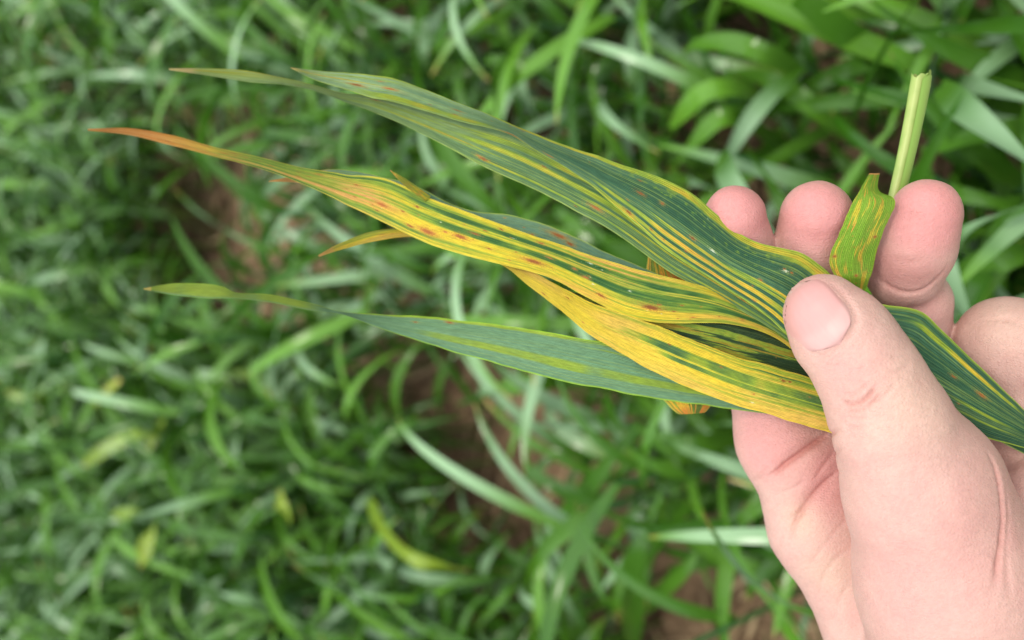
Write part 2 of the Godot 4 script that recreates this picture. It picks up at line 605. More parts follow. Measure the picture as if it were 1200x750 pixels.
			col.append(nc)
	var nail := StandardMaterial3D.new()
	nail.vertex_color_use_as_albedo = true
	nail.roughness = 0.46
	nail.metallic_specular = 0.5
	nail.cull_mode = BaseMaterial3D.CULL_DISABLED
	put("thumbnail", mesh_of(v, grid_index(nu, nv), PackedVector2Array(), col), nail, body)
	# the sleeve, outside the photo
	var sv := PackedVector3Array()
	var suv := PackedVector2Array()
	for i in 25:
		var s := i / 24.0
		var c := hp(1185 + 330 * s, 985 + 1100 * s, -22 + 30 * s)
		for j in 33:
			var a := TAU * j / 32.0
			var r := 33.0 + 10.0 * s + 1.2 * sin(s * 40.0 + 2.0 * sin(a)) 
			var p := c + Vector3(cos(a) * r * 0.94, sin(a) * r * 0.25, sin(a) * r * 0.8)
			sv.append(CO + CF * (DH - p.z * 0.001) + CR * p.x * 0.001 + CU * p.y * 0.001)
			suv.append(Vector2(s * 8, j / 8.0))
	var cloth := StandardMaterial3D.new()
	cloth.albedo_color = Color8(74, 82, 96)
	cloth.roughness = 0.95
	cloth.cull_mode = BaseMaterial3D.CULL_DISABLED
	var sl := put("sleeve", mesh_of(sv, grid_index(24, 32), suv), cloth, person)
	sl.position = -person.position

# ---------------------------------------------------------------- wheat in the field
func ribbon(path: PackedVector3Array, across: PackedVector3Array, widths: PackedFloat32Array, cols: PackedColorArray, vee: float) -> ArrayMesh:
	var nv := 4
	var v := PackedVector3Array()
	var uv := PackedVector2Array()
	var col := PackedColorArray()
	var n := path.size()
	for i in n:
		var tan := (path[mini(i + 1, n - 1)] - path[maxi(i - 1, 0)]).normalized()
		var up := across[i].cross(tan).normalized()
		for j in nv + 1:
			var t := 2.0 * j / nv - 1.0
			v.append(path[i] + across[i] * (t * widths[i] * 0.5) + up * (vee * widths[i] * (absf(t) - 0.5)))
			uv.append(Vector2(i / float(n - 1), j / float(nv)))
			col.append(cols[i])
	return mesh_of(v, grid_index(n - 1, nv), uv, col)

func blade_colour(u: float, health: float, tone: float, yellow: float) -> Color:
	var c := Color(0.024, 0.092, 0.006).lerp(Color(0.112, 0.275, 0.024), tone)
	c = c.lerp(Color(0.085, 0.20, 0.030), 0.3 * (1.0 - u))
	c = c.lerp(Color(0.36, 0.40, 0.04), yellow * 0.8)
	return c.lerp(Color(0.45, 0.30, 0.10), smoothstep(health, health + 0.12, u))

func wild_blade(base: Vector3, az: float, elev: float, length: float, width: float, droop: float, twist: float, yellow: float) -> ArrayMesh:
	var n := 18
	var path := PackedVector3Array()
	var across := PackedVector3Array()
	var widths := PackedFloat32Array()
	var cols := PackedColorArray()
	var p := base
	var el := elev
	var turn := rng.randf_range(-0.5, 0.5)
	var tone := pow(rng.randf(), 1.4)
	var bloom := 0.75 if rng.randf() < 0.3 else 0.0
	var health := rng.randf_range(0.86, 1.1)
	for i in n + 1:
		var u := i / float(n)
		var a := az + turn * u
		var dir := Vector3(cos(a) * cos(el), sin(el), sin(a) * cos(el))
		var side := dir.cross(Vector3.UP)
		side = side.normalized() if side.length() > 0.05 else Vector3(-sin(a), 0, cos(a))
		side = side.rotated(dir, twist * smoothstep(0.1, 0.9, u))
		path.append(p)
		across.append(side)
		widths.append(width * minf(1.0, 0.55 + 2.2 * u) * pow(clampf(1.0 - pow(u, 2.3), 0.0, 1.0), 0.8) + 0.0006)
		cols.append(blade_colour(u, health, tone, yellow).lerp(Color(0.28, 0.44, 0.26), bloom * smoothstep(0.1, 0.5, u) * (1.0 - smoothstep(0.7, 0.95, u))))
		p += dir * (length / n)
		el -= droop / n * (0.4 + 1.5 * u)
	return ribbon(path, across, widths, cols, 0.10)

func stem_mesh(a: Vector3, b: Vector3, r: float) -> ArrayMesh:
	var v := PackedVector3Array()
	var col := PackedColorArray()
	var axis := (b - a).normalized()
	var s := axis.cross(Vector3(0.3, 0.1, 0.9)).normalized()
	var t := axis.cross(s)
	for i in 7:
		var u := i / 6.0
		var c := a.lerp(b, u) + s * (0.004 * sin(u * PI))
		for j in 8:
			var an := TAU * j / 7.0
			v.append(c + (s * cos(an) + t * sin(an)) * r * lerpf(1.15, 0.7, u))
			col.append(Color(0.16, 0.19, 0.06).lerp(Color(0.06, 0.17, 0.06), u))
	return mesh_of(v, grid_index(6, 7), PackedVector2Array(), col)

var wheat_mat: StandardMaterial3D

func wheat_parts(sd: int) -> Array:            # [[part name, mesh], ...] round the plant's base
	rng.seed = sd
	var parts := []
	var tillers := 3
	var a0 := rng.randf() * TAU
	for k in tillers:
		var az := a0 + TAU * k / tillers + rng.randf_range(-0.5, 0.5)
		var lean := rng.randf_range(0.015, 0.05)
		var h := rng.randf_range(0.09, 0.22)
		var foot := Vector3(cos(az) * 0.006, -0.01, sin(az) * 0.006)
		var top := Vector3(cos(az) * lean, h, sin(az) * lean)
		parts.append(["stem", stem_mesh(foot, top, rng.randf_range(0.0016, 0.0023))])
		var leaves := rng.randi_range(4, 6)
		for q in leaves:
			var f := lerpf(0.35, 1.0, q / float(leaves - 1))
			var la := az + PI * q + rng.randf_range(-0.9, 0.9)
			parts.append(["leaf", wild_blade(foot.lerp(top, f), la, rng.randf_range(0.75, 1.25), rng.randf_range(0.080, 0.148), rng.randf_range(0.0062, 0.0110), rng.randf_range(0.6, 3.0), rng.randf_range(-1.9, 1.9), 0.0 if rng.randf() < 0.97 else rng.randf_range(0.1, 0.3))])
	return parts

func field_material() -> StandardMaterial3D:
	var m := StandardMaterial3D.new()
	m.vertex_color_use_as_albedo = true
	m.roughness = 0.22
	m.metallic_specular = 0.42
	m.cull_mode = BaseMaterial3D.CULL_DISABLED
	m.backlight_enabled = true
	m.backlight = Color(0.2, 0.2, 0.2)
	return m

func hero_blade(parent: Node3D, list: Array, yellow := 0.0, flat := 0.5, tone := 0.6, called := "leaf") -> void:
	# list: px, py, height, width in mm ... from base to tip
	var pts := []
	for i in range(0, list.size(), 4):
		pts.append([field_point(list[i], list[i + 1], list[i + 2]), list[i + 3]])
	var c := Curve3D.new()
	for i in pts.size():
		var before: Vector3 = pts[maxi(i - 1, 0)][0]
		var after: Vector3 = pts[mini(i + 1, pts.size() - 1)][0]
		var d := (after - before) / 6.0
		c.add_point(pts[i][0], -d, d)
	var n := 26
	var path := PackedVector3Array()
	var across := PackedVector3Array()
	var widths := PackedFloat32Array()
	var cols := PackedColorArray()
	for i in n + 1:
		var u := i / float(n)
		path.append(c.sample_baked(u * c.get_baked_length(), true) - parent.position)
	for i in n + 1:
		var u := i / float(n)
		var tan := (path[mini(i + 1, n)] - path[maxi(i - 1, 0)]).normalized()
		var face := Vector3.UP.lerp(-CF, flat).rotated(tan, 0.5 * sin(u * 4.0 + list[0])).normalized()
		across.append(tan.cross(face).normalized())
		var k := u * (pts.size() - 1)
		var j := mini(int(k), pts.size() - 2)
		widths.append(0.001 * lerpf(pts[j][1], pts[j + 1][1], smoothstep(0.0, 1.0, k - j)) + 0.0004)
		cols.append(blade_colour(u, 1.05 if yellow < 0.2 else 0.9, tone, yellow * (0.6 + 0.4 * u)))
	put(called, ribbon(path, across, widths, cols, 0.10), wheat_mat, parent)

func hero_plant(foot_px: Vector2, label: String, blades: Array, called := "wheat_plant") -> void:
	var foot := field_point(foot_px.x, foot_px.y, 0.0)
	var o := thing(called, foot)
	tag(o, label, "wheat plant", "wheat plants in the field")
	for b in blades:
		var l: Array = b[0]
		var joint := field_point(l[0], l[1], l[2]) - foot
		put("stem", stem_mesh(Vector3(0, -0.01, 0), joint, 0.002), wheat_mat, o)
		hero_blade(o, l, b[1] if b.size() > 1 else 0.0, b[2] if b.size() > 2 else 0.5, b[3] if b.size() > 3 else 0.6)

func _ready() -> void:
	# ------------------------------------------------------------ camera, sky, sun, exposure
	var dip := deg_to_rad(47.0)
	CF = Vector3(0, -sin(dip), -cos(dip))
	CR = -Vector3(0, cos(dip), -sin(dip))
	CU = Vector3(1, 0, 0)
	var cam := Camera3D.new()
	cam.name = "camera"
	var lens := CameraAttributesPhysical.new()
	lens.frustum_focal_length = 24.0 * FP / 750.0
	lens.frustum_focus_distance = 0.196
	lens.frustum_near = 0.01
	lens.frustum_far = 400.0
	lens.exposure_aperture = lens.frustum_focal_length / 3.3
	cam.attributes = lens
	cam.transform = Transform3D(Basis(CR, CU, -CF), CO)
	add_child(cam)
	cam.current = true
	var env := Environment.new()
	env.background_mode = Environment.BG_SKY
	var sky := Sky.new()
	var sm := ProceduralSkyMaterial.new()
	sm.sky_top_color = Color(0.98, 0.985, 1.0)
	sm.sky_horizon_color = Color(0.70, 0.72, 0.74)
	sm.sky_curve = 0.45
	sm.ground_bottom_color = Color(0.25, 0.28, 0.2)
	sm.ground_horizon_color = Color(0.5, 0.53, 0.5)
	sm.sky_energy_multiplier = 1.2
	sky.sky_material = sm
	env.sky = sky
	env.tonemap_mode = Environment.TONE_MAPPER_LINEAR
	env.tonemap_exposure = 1.38
	env.sdfgi_enabled = true
	env.ssao_enabled = true
	env.ssil_enabled = true
	var we := WorldEnvironment.new()
	we.name = "world"
	we.environment = env
	add_child(we)
	var sun := DirectionalLight3D.new()
	sun.name = "sun"
	sun.light_energy = 0.45
	sun.light_angular_distance = 16.0
	sun.light_color = Color(1.0, 0.97, 0.92)
	sun.shadow_enabled = true
	add_child(sun)
	sun.look_at_from_position(Vector3(0.6, 3.0, 0.5), Vector3.ZERO)

	n1.seed = 11
	n1.noise_type = FastNoiseLite.TYPE_SIMPLEX
	n1.frequency = 0.02
	n1.fractal_octaves = 3
	n2.seed = 23
	n3.seed = 5
	n3.noise_type = FastNoiseLite.TYPE_SIMPLEX_SMOOTH
	n3.frequency = 0.02
	n3.fractal_type = FastNoiseLite.FRACTAL_NONE
	n2.noise_type = FastNoiseLite.TYPE_SIMPLEX_SMOOTH
	n2.frequency = 0.012
	n2.fractal_octaves = 2
	var vi := Image.create(256, 256, false, Image.FORMAT_RGB8)
	for x in 256:
		for y in 256:
			var q := 0.5 + 0.36 * sin(TAU * y / 256.0 * 30.0) + 0.3 * n1.get_noise_2d(x * 3, y * 14)
			vi.set_pixel(x, y, Color(q, q, q))
	vein_map = ImageTexture.create_from_image(vi)
	wheat_mat = field_material()

	build_ground()
	build_wheat()
	build_hand()
	build_leaves()

func build_ground() -> void:
	var xs := PackedFloat32Array()
	for i in range(-110, 111):
		xs.append(i * 0.011 if absi(i) <= 100 else signf(i) * (1.1 + pow(absi(i) - 100, 2.4)))
	var c := field_point(520, 375, 0)
	var v := PackedVector3Array()
	var col := PackedColorArray()
	for x in xs:
		for z in xs:
			var p := Vector3(c.x + x, 0, c.z + z)
			p.y = 0.012 * n2.get_noise_2d(p.x * 900, p.z * 900) + 0.007 * n1.get_noise_2d(p.x * 2400, p.z * 2400) - 0.004
			v.append(p)
			var q := clampf(0.5 + 0.7 * n1.get_noise_2d(p.x * 1500 + 70, p.z * 1500), 0, 1)
			col.append(Color(0.24, 0.155, 0.088).lerp(Color(0.50, 0.36, 0.22), q))
	var m := StandardMaterial3D.new()
	m.vertex_color_use_as_albedo = true
	m.roughness = 0.95
	var nt := NoiseTexture2D.new()
	nt.width = 512
	nt.height = 512
	nt.seamless = true
	var fn := FastNoiseLite.new()
	fn.frequency = 0.03
	fn.fractal_octaves = 5
	nt.noise = fn
	var ramp := Gradient.new()
	ramp.set_color(0, Color(0.55, 0.5, 0.46))
	ramp.set_color(1, Color(1, 1, 1))
	nt.color_ramp = ramp
	m.albedo_texture = nt
	m.uv1_triplanar = true
	m.uv1_world_triplanar = true
	m.uv1_scale = Vector3.ONE * 9.0
	m.heightmap_enabled = true
	m.heightmap_texture = nt
	m.heightmap_scale = 0.6
	var g := put("ground", mesh_of(v, grid_index(xs.size() - 1, xs.size() - 1), PackedVector2Array(), col), m)
	tag(g, "bare brown soil showing between the wheat plants", "ground", "", "structure")
	# dry straw and dead leaves on the soil
	rng.seed = 77
	var sv := PackedVector3Array()
	for i in 6:
		var u := i / 5.0
		for j in 3:
			var t := j - 1.0
			sv.append(Vector3((u - 0.5), 0.05 * sin(u * PI) - 0.02 * absf(t), t * 0.5 * sin(lerpf(0.35, 2.9, u)) + 0.4 * u * u))
	var strip := mesh_of(sv, grid_index(5, 2))
	var sm := StandardMaterial3D.new()
	sm.vertex_color_use_as_albedo = true
	sm.roughness = 0.8
	sm.cull_mode = BaseMaterial3D.CULL_DISABLED
	var mm := MultiMesh.new()
	mm.transform_format = MultiMesh.TRANSFORM_3D
	mm.use_colors = true
	mm.mesh = strip
	mm.instance_count = 9000
	for i in mm.instance_count:
		var p := c + Vector3(rng.randf_range(-1.1, 1.1), 0, rng.randf_range(-1.5, 0.9))
		p.y = 0.004 + rng.randf() * 0.006
		var l := rng.randf_range(0.015, 0.07)
		var b := Basis(Vector3.UP, rng.randf() * TAU) * Basis(Vector3.RIGHT, rng.randf_range(-0.5, 0.5)) * Basis(Vector3.BACK, rng.randf_range(-0.25, 0.25))
		mm.set_instance_transform(i, Transform3D(b * Basis.from_scale(Vector3(l, l, rng.randf_range(0.0015, 0.005))), p))
		mm.set_instance_color(i, Color(0.22, 0.14, 0.07).lerp(Color(0.56, 0.42, 0.24), rng.randf()))
	var so := MultiMeshInstance3D.new()
	so.multimesh = mm
	so.material_override = sm
	so.name = "straw"
	add_child(so)
	tag(so, "dry straw and dead leaf scraps lying on the brown soil", "straw", "", "stuff")

func bare(p: Vector3) -> bool:      # the gaps between the drilled rows, and where plants failed
	var gaps := [[90, 30, 0.16], [200, 130, 0.08], [345, 252, 0.15], [430, 310, 0.09], [560, 400, 0.06], [655, 470, 0.095], [735, 545, 0.055], [815, 625, 0.05], [885, 700, 0.085], [950, 760, 0.10], [1130, 55, 0.075], [1190, 130, 0.055], [60, 645, 0.14], [1090, 10, 0.06], [940, 260, 0.05], [520, 20, 0.05], [690, 130, 0.035]]
	for g in gaps:
		if p.distance_to(field_point(g[0], g[1], 0.0)) < g[2]:
			return true
	return false

func build_wheat() -> void:
	var kinds := []
	for k in 12:
		kinds.append(wheat_parts(400 + k * 13))
	var spots := []
	rng.seed = 2024
	var c := field_point(520, 375, 0)
	for ix in range(-35, 36):
		for iz in range(-35, 36):
			var p := c + Vector3(ix * 0.051, 0, iz * 0.051) + Vector3(rng.randf_range(-0.024, 0.024), 0, rng.randf_range(-0.024, 0.024))
			var spin := rng.randf() * TAU
			var size := rng.randf_range(0.8, 1.12)
			var kind := rng.randi() % kinds.size()
			if bare(p):
				continue
			var foot := in_photo(p)
			var head := in_photo(p + Vector3(0, 0.14, 0))
			var seen := false
			for q in [foot, head, foot.lerp(head, 0.5)]:
				if q.x > -30 and q.x < 1230 and q.y > -30 and q.y < 780:
					seen = true
			spots.append([p, spin, size, kind, seen, head])
	var cells := {}
	var outside := []
	spots.sort_custom(func(a, b): return a[0].distance_squared_to(CO) < b[0].distance_squared_to(CO))
	var shown := 0
	for s in spots:
		if not s[4]:
			outside.append(s)
			continue
		shown += 1
		if shown > 285:
			outside.append(s)
			continue
		var col := clampi(int(s[5].x / 200.0), 0, 5)
		var row := clampi(int(s[5].y / 187.5), 0, 3)
		var key := row * 6 + col
		if not cells.has(key):
			cells[key] = []
		cells[key].append(s)
	var places := ["in the top left corner", "above the orange leaf tip", "above the two green leaf tips", "above the middle of the bunch", "above the finger tips", "in the top right corner",
		"at the left edge, upper half", "round the orange leaf tip", "round the upper brown soil patch", "behind the uppermost held leaves", "behind the finger tips", "right of the middle finger",
		"at the left edge, lower half", "below the lowest leaf's thin tip", "below the lowest leaf's narrow part", "below the lowest leaf's broad part", "left of the palm", "behind the thumb",
		"in the bottom left corner", "along the bottom edge, left part", "left of the bottom edge's middle", "right of the bottom edge's middle", "at the bottom beside the palm", "behind the wrist"]
	var order := ["first", "second", "third", "fourth", "fifth", "sixth", "seventh", "eighth", "ninth", "tenth", "eleventh", "twelfth", "thirteenth", "fourteenth", "fifteenth", "sixteenth", "seventeenth", "eighteenth", "nineteenth", "twentieth"]
	var made := {}
	for key in cells:
		var list: Array = cells[key]
		var bands := clampi(ceili(list.size() / 14.0), 1, 3)
		list.sort_custom(func(a, b): return a[5].y < b[5].y)
		var turn := 0
		for i in list.size():
			list[i].append(i * bands / list.size())
		list.sort_custom(func(a, b): return a[6] < b[6] or (a[6] == b[6] and a[5].x < b[5].x))
		for i in list.size():
			turn = turn + 1 if i > 0 and list[i][6] == list[i - 1][6] else 0
			var s: Array = list[i]
			var o: Node3D
			if made.has(s[3]):
				o = made[s[3]].duplicate()
				o.name = numbered("wheat_plant")
				add_child(o, true)
			else:
				o = thing("wheat_plant", Vector3.ZERO)
				for part in kinds[s[3]]:
					put(part[0], part[1], wheat_mat, o)
				made[s[3]] = o
			o.position = s[0]
			o.rotation.y = s[1]
			o.scale = Vector3.ONE * s[2]
			var ord: String = order[mini(turn, order.size() - 1)]
			var band: String = "" if bands == 1 else ", %s row" % (["upper", "lower"] if bands == 2 else ["upper", "middle", "lower"])[s[6]]
			tag(o, "blurred wheat plant%s, %s from left of those %s" % [band, ord, places[key]], "wheat plant", "wheat plants in the field")
	# the crop outside the photo, thinning only with distance
	rng.seed = 909
	for i in 26000:
		var far := 1.6 + 14.0 * pow(rng.randf(), 1.6)
		var at := rng.randf() * TAU
		var p := c + Vector3(cos(at) * far, 0, sin(at) * far)
		if absf(p.x - c.x) < 1.76 and absf(p.z - c.z) < 1.76:
			continue
		outside.append([p, rng.randf() * TAU, rng.randf_range(0.9, 1.25) * (1.0 + 0.06 * far), 0, false, Vector2.ZERO])
	var st := SurfaceTool.new()
	for k in 3:
		for part in kinds[k + 2]:
			st.append_from(part[1], 0, Transform3D(Basis(), Vector3(cos(k * 2.1), 0, sin(k * 2.1)) * 0.045))
	var mm := MultiMesh.new()
	mm.transform_format = MultiMesh.TRANSFORM_3D
	mm.mesh = st.commit()
	mm.instance_count = outside.size() * 2 / 5
	for i in mm.instance_count:
		var s: Array = outside[i * 5 / 2]
		mm.set_instance_transform(i, Transform3D(Basis(Vector3.UP, s[1]).scaled(Vector3.ONE * s[2]), s[0]))
	var crop := MultiMeshInstance3D.new()
	crop.multimesh = mm
	crop.material_override = wheat_mat
	crop.name = "wheat_crop"
	add_child(crop, true)
	tag(crop, "green wheat crop going on round the part of the field in the photo", "wheat crop", "", "stuff")
	# plants whose leaves stand out in the photo
	hero_plant(Vector2(1000, 60), "wheat plant with broad pale leaf arching at the top, left of the cut stalk", [
		[[935, 82, 0.17, 7, 895, 62, 0.20, 10, 850, 49, 0.205, 11.5, 812, 54, 0.20, 9, 796, 74, 0.18, 2]],
		[[1045, 118, 0.13, 8, 1035, 72, 0.17, 13, 990, 38, 0.21, 13, 935, -6, 0.24, 10], 0.0, 0.5, 0.3],
		[[1042, 160, 0.06, 6, 1050, 75, 0.14, 8, 1072, -20, 0.2, 7], 0.1]])
	hero_plant(Vector2(960, 190), "wheat plant with pale curled leaf tips right above the little finger", [
		[[905, 122, 0.15, 8, 862, 103, 0.19, 12, 820, 112, 0.20, 12, 785, 150, 0.18, 3], 0.0, 0.5, 0.9],
		[[930, 175, 0.1, 8, 875, 145, 0.17, 10, 840, 140, 0.19, 11, 795, 190, 0.17, 2], 0.0, 0.5, 0.8],
		[[1010, 168, 0.12, 8, 960, 130, 0.16, 10, 900, 92, 0.17, 10, 850, 85, 0.15, 3]]])
	hero_plant(Vector2(1260, 300), "wheat plant with wide bright blade reaching in beside the index finger", [
		[[1240, 272, 0.17, 10, 1190, 292, 0.21, 14, 1145, 315, 0.21, 14, 1105, 352, 0.19, 4], 0.0, 0.5, 0.7],
		[[1250, 142, 0.15, 9, 1190, 152, 0.19, 12, 1130, 160, 0.19, 10, 1080, 178, 0.17, 3], 0.0, 0.5, 0.5],
		[[1170, 150, 0.1, 7, 1168, 110, 0.14, 8, 1175, 60, 0.16, 2]]])
	hero_plant(Vector2(625, 650), "wheat plant with one long straight blade slanting up right across the lower field", [
		[[625, 660, 0.05, 7, 655, 612, 0.13, 13, 695, 565, 0.17, 12, 748, 495, 0.2, 2.5], 0.0, 0.5, 0.25],
		[[640, 660, 0.05, 6, 600, 690, 0.14, 9, 560, 735, 0.15, 3], 0.0, 0.5, 0.5]])
	hero_plant(Vector2(745, 700), "wheat plant with tall broad blade at the bottom edge, left of the palm", [
		[[742, 760, 0.08, 8, 742, 700, 0.14, 14, 750, 640, 0.18, 14, 775, 580, 0.18, 3], 0.0, 0.5, 0.3],
		[[745, 720, 0.08, 7, 790, 680, 0.14, 11, 815, 650, 0.15, 9, 830, 620, 0.14, 2]],
		[[765, 640, 0.1, 6, 775, 600, 0.16, 10, 770, 575, 0.17, 3], 0.0, 0.5, 1.0]])
	hero_plant(Vector2(900, 500), "wheat plant with two pale looping leaves close under the lowest held leaf", [
		[[880, 505, 0.12, 8, 830, 520, 0.17, 11, 790, 522, 0.18, 12, 748, 502, 0.16, 4], 0.0, 0.5, 0.5],
		[[870, 540, 0.08, 6, 810, 540, 0.14, 8, 770, 545, 0.15, 8, 735, 532, 0.13, 2], 0.0, 0.5, 0.9],
		[[940, 580, 0.05, 6, 870, 580, 0.1, 7, 800, 580, 0.12, 7, 765, 562, 0.11, 2]]])
	hero_plant(Vector2(640, 480), "wheat plant with broad pale leaf tip over brown soil, under the lowest held leaf", [
		[[690, 440, 0.1, 7, 640, 447, 0.16, 11, 600, 452, 0.18, 13, 570, 460, 0.17, 4], 0.0, 0.5, 0.9]])
	hero_plant(Vector2(440, 620), "wheat plant with one yellowing leaf hooked right, in the lower field", [
		[[432, 585, 0.18, 5, 452, 622, 0.23, 12, 482, 652, 0.25, 15, 512, 662, 0.24, 13, 548, 668, 0.21, 3], 0.55, 0.6]])
	hero_plant(Vector2(120, 500), "wheat plant with an orange yellow leaf tip at the left edge of the field", [
		[[110, 476, 0.23, 9, 122, 462, 0.26, 13, 140, 444, 0.26, 4], 0.9, 0.6],
		[[60, 466, 0.22, 8, 30, 465, 0.25, 12, 8, 460, 0.24, 4], 0.5, 0.6]])
	hero_plant(Vector2(180, 560), "wheat plant with a long yellow green leaf lying level in the left field", [
		[[190, 503, 0.23, 9, 160, 510, 0.26, 12, 125, 525, 0.26, 12, 98, 545, 0.24, 4], 0.5, 0.6],
		[[192, 490, 0.22, 6, 178, 515, 0.24, 9, 172, 528, 0.23, 3], 0.7, 0.6]])
	hero_plant(Vector2(175, 680), "wheat plant with a short yellow leaf standing near the bottom left corner", [
		[[185, 606, 0.24, 7, 172, 635, 0.26, 13, 164, 664, 0.24, 4], 0.75, 0.6],
		[[170, 600, 0.24, 9, 150, 602, 0.26, 11, 132, 604, 0.24, 4], 0.5, 0.6]])
	hero_plant(Vector2(330, 640), "wheat plant with a small yellow leaf tip left of the hooked yellowing leaf", [
		[[338, 612, 0.22, 8, 330, 595, 0.25, 13, 328, 575, 0.24, 4], 0.6, 0.6]])

func build_leaves() -> void:
	var dark := Color8(54, 94, 62)
	var blue := Color8(98, 134, 108)
	var gold := Color8(214, 178, 40)
	held_leaf({"name": "curled_leaf", "seed": 9, "label": "curled orange brown leaf scrap hanging behind the bunch, showing in its gaps", "top": [760, 292, 757, 320, 752, 360, 754, 390, 768, 430, 776, 466, 796, 486], "low": [778, 298, 806, 330, 786, 365, 786, 392, 796, 430, 834, 466, 826, 484],
		"z": [[0, -13], [0.5, -12], [1, -13]], "green": Color8(90, 110, 40), "yellow": Color8(220, 170, 50), "orange": Color8(205, 130, 50), "amount": [[0, 0.65], [1, 0.6]], "age": 0.3, "spot_count": 26, "camber": 2.5, "nu": 60, "tip": 0.01})
	held_leaf({"name": "wheat_leaf", "seed": 3, "label": "pale blue green leaf with tan tip, mostly hidden behind the orange tipped leaf", "top": [315, 212, 345, 206, 385, 199, 430, 203, 480, 216, 545, 244, 600, 252, 660, 271, 720, 300, 790, 331, 900, 395, 1010, 450], "low": [315, 213, 350, 214, 400, 226, 470, 252, 560, 284, 650, 312, 740, 344, 900, 425, 1010, 470],
		"z": [[0, -18], [0.3, -11], [0.6, -7.5], [0.8, -9.5], [1, -9.5]], "green": blue, "pale": Color8(120, 150, 122), "amount": [[0, 0.25], [0.15, 0.12], [0.5, -0.1], [1, 0.1]], "spot_count": 26, "spot_to": 0.6, "spots": [[0.22, 0.2, 2.2, 0], [0.47, 0.15, 2.0, 0], [0.49, 0.25, 1.6, 0]], "tip": 0.07, "camber": 1.2})
	held_leaf({"name": "torn_leaf_tip", "seed": 12, "label": "tiny pointed yellow leaf tip sticking up from the bunch beside the orange tipped leaf", "category": "leaf tip", "top": [457, 199, 470, 206, 484, 215, 505, 230], "low": [457, 200, 466, 210, 478, 221, 498, 236],
		"z": [[0, -8], [1, -9]], "green": Color8(150, 160, 60), "amount": [[0, 0.5], [1, 0.4]], "spot_count": 0, "nu": 24, "nv": 6, "camber": 0.8})
	held_leaf({"name": "wheat_leaf", "seed": 6, "label": "dark green leaf with faint rusty streaks wedged between the two yellow leaves", "top": [640, 335, 700, 348, 770, 362, 850, 372, 950, 402, 1040, 440], "low": [642, 338, 690, 366, 760, 392, 850, 421, 950, 446, 1040, 470],
		"z": [[0, -7], [0.5, -5.8], [1, -5.6]], "green": Color8(38, 62, 36), "pale": Color8(52, 78, 44), "amount": [[0, 0.1], [0.5, 0.26], [1, 0.05]], "yellow": Color8(150, 130, 40), "orange": Color8(120, 90, 36), "streaks": [[0.35, 0.08, 0.3, 0.8, 0.7, 0.2]], "spot_count": 20, "camber": 1.0, "fold": 0.8})
	held_leaf({"name": "wheat_leaf", "seed": 5, "label": "lowest held leaf, plain blue green, thin tip twisting at far left", "top": [168, 338, 200, 332, 240, 332, 262, 336, 277, 343, 315, 345, 360, 354, 400, 365, 450, 369, 520, 373, 600, 382, 690, 398, 780, 420, 870, 445, 1000, 480], "low": [168, 339, 200, 345, 240, 349, 277, 350, 320, 355, 365, 364, 402, 369, 440, 383, 500, 403, 570, 422, 650, 444, 730, 461, 800, 472, 880, 482, 1000, 500],
		"z": [[0, -22], [0.3, -15], [0.7, -7.5], [1, -6.6]], "green": Color8(92, 134, 98), "pale": Color8(116, 152, 112), "paleness": [[0, 0.4], [1, 0.4]], "amount": [[0, 0.12], [0.25, -0.2], [1, -0.15]], "streaks": [[0.62, 0.10, 0.36, 0.93, 0.42, 0.06], [0.03, 0.05, 0.0, 0.8, 0.6, 0.0], [0.4, 0.5, -0.2, 0.27, 0.6, 0.0]], "rim": Color8(150, 190, 50), "spot_count": 3, "tip": 0.002, "tip_colour": Color8(196, 186, 90), "camber": 1.2, "slope": [[0, 0], [1, -1.4]], "yellow": Color8(160, 184, 76), "orange": Color8(150, 176, 80)})
	held_leaf({"name": "wheat_leaf", "seed": 4, "label": "yellow leaf with green central streaks lying over the lowest leaf, narrow waist at left", "top": [373, 299, 400, 284, 440, 271, 480, 267, 520, 270, 560, 285, 596, 308, 628, 320, 660, 338, 700, 358, 760, 377, 800, 393, 870, 420, 940, 440, 1040, 470], "low": [374, 301, 404, 291, 440, 283, 480, 277, 520, 280, 556, 296, 592, 313, 620, 335, 655, 362, 690, 392, 740, 421, 790, 446, 850, 470, 920, 492, 990, 511, 1050, 520],
		"z": [[0, -16], [0.28, -10], [0.42, -5.6], [0.7, -3.6], [1, -3.2]], "noise": 0.42, "green": Color8(70, 106, 62), "pale": Color8(96, 128, 74), "yellow": Color8(226, 198, 58), "orange": Color8(224, 184, 84), "amount": [[0, 0.5], [0.3, 0.85], [0.55, 0.68], [0.8, 0.56], [1, 0.52]],
		"streaks": [[0.36, 0.09, 0.52, 0.99, -0.95, 0.14], [0.55, 0.05, 0.58, 0.97, -0.85, 0.06], [0.30, 0.02, 0.55, 0.8, -0.5, 0.1]], "rim": Color8(220, 190, 60), "spot_count": 26, "tip": 0.03, "camber": 1.4, "age": -0.1})
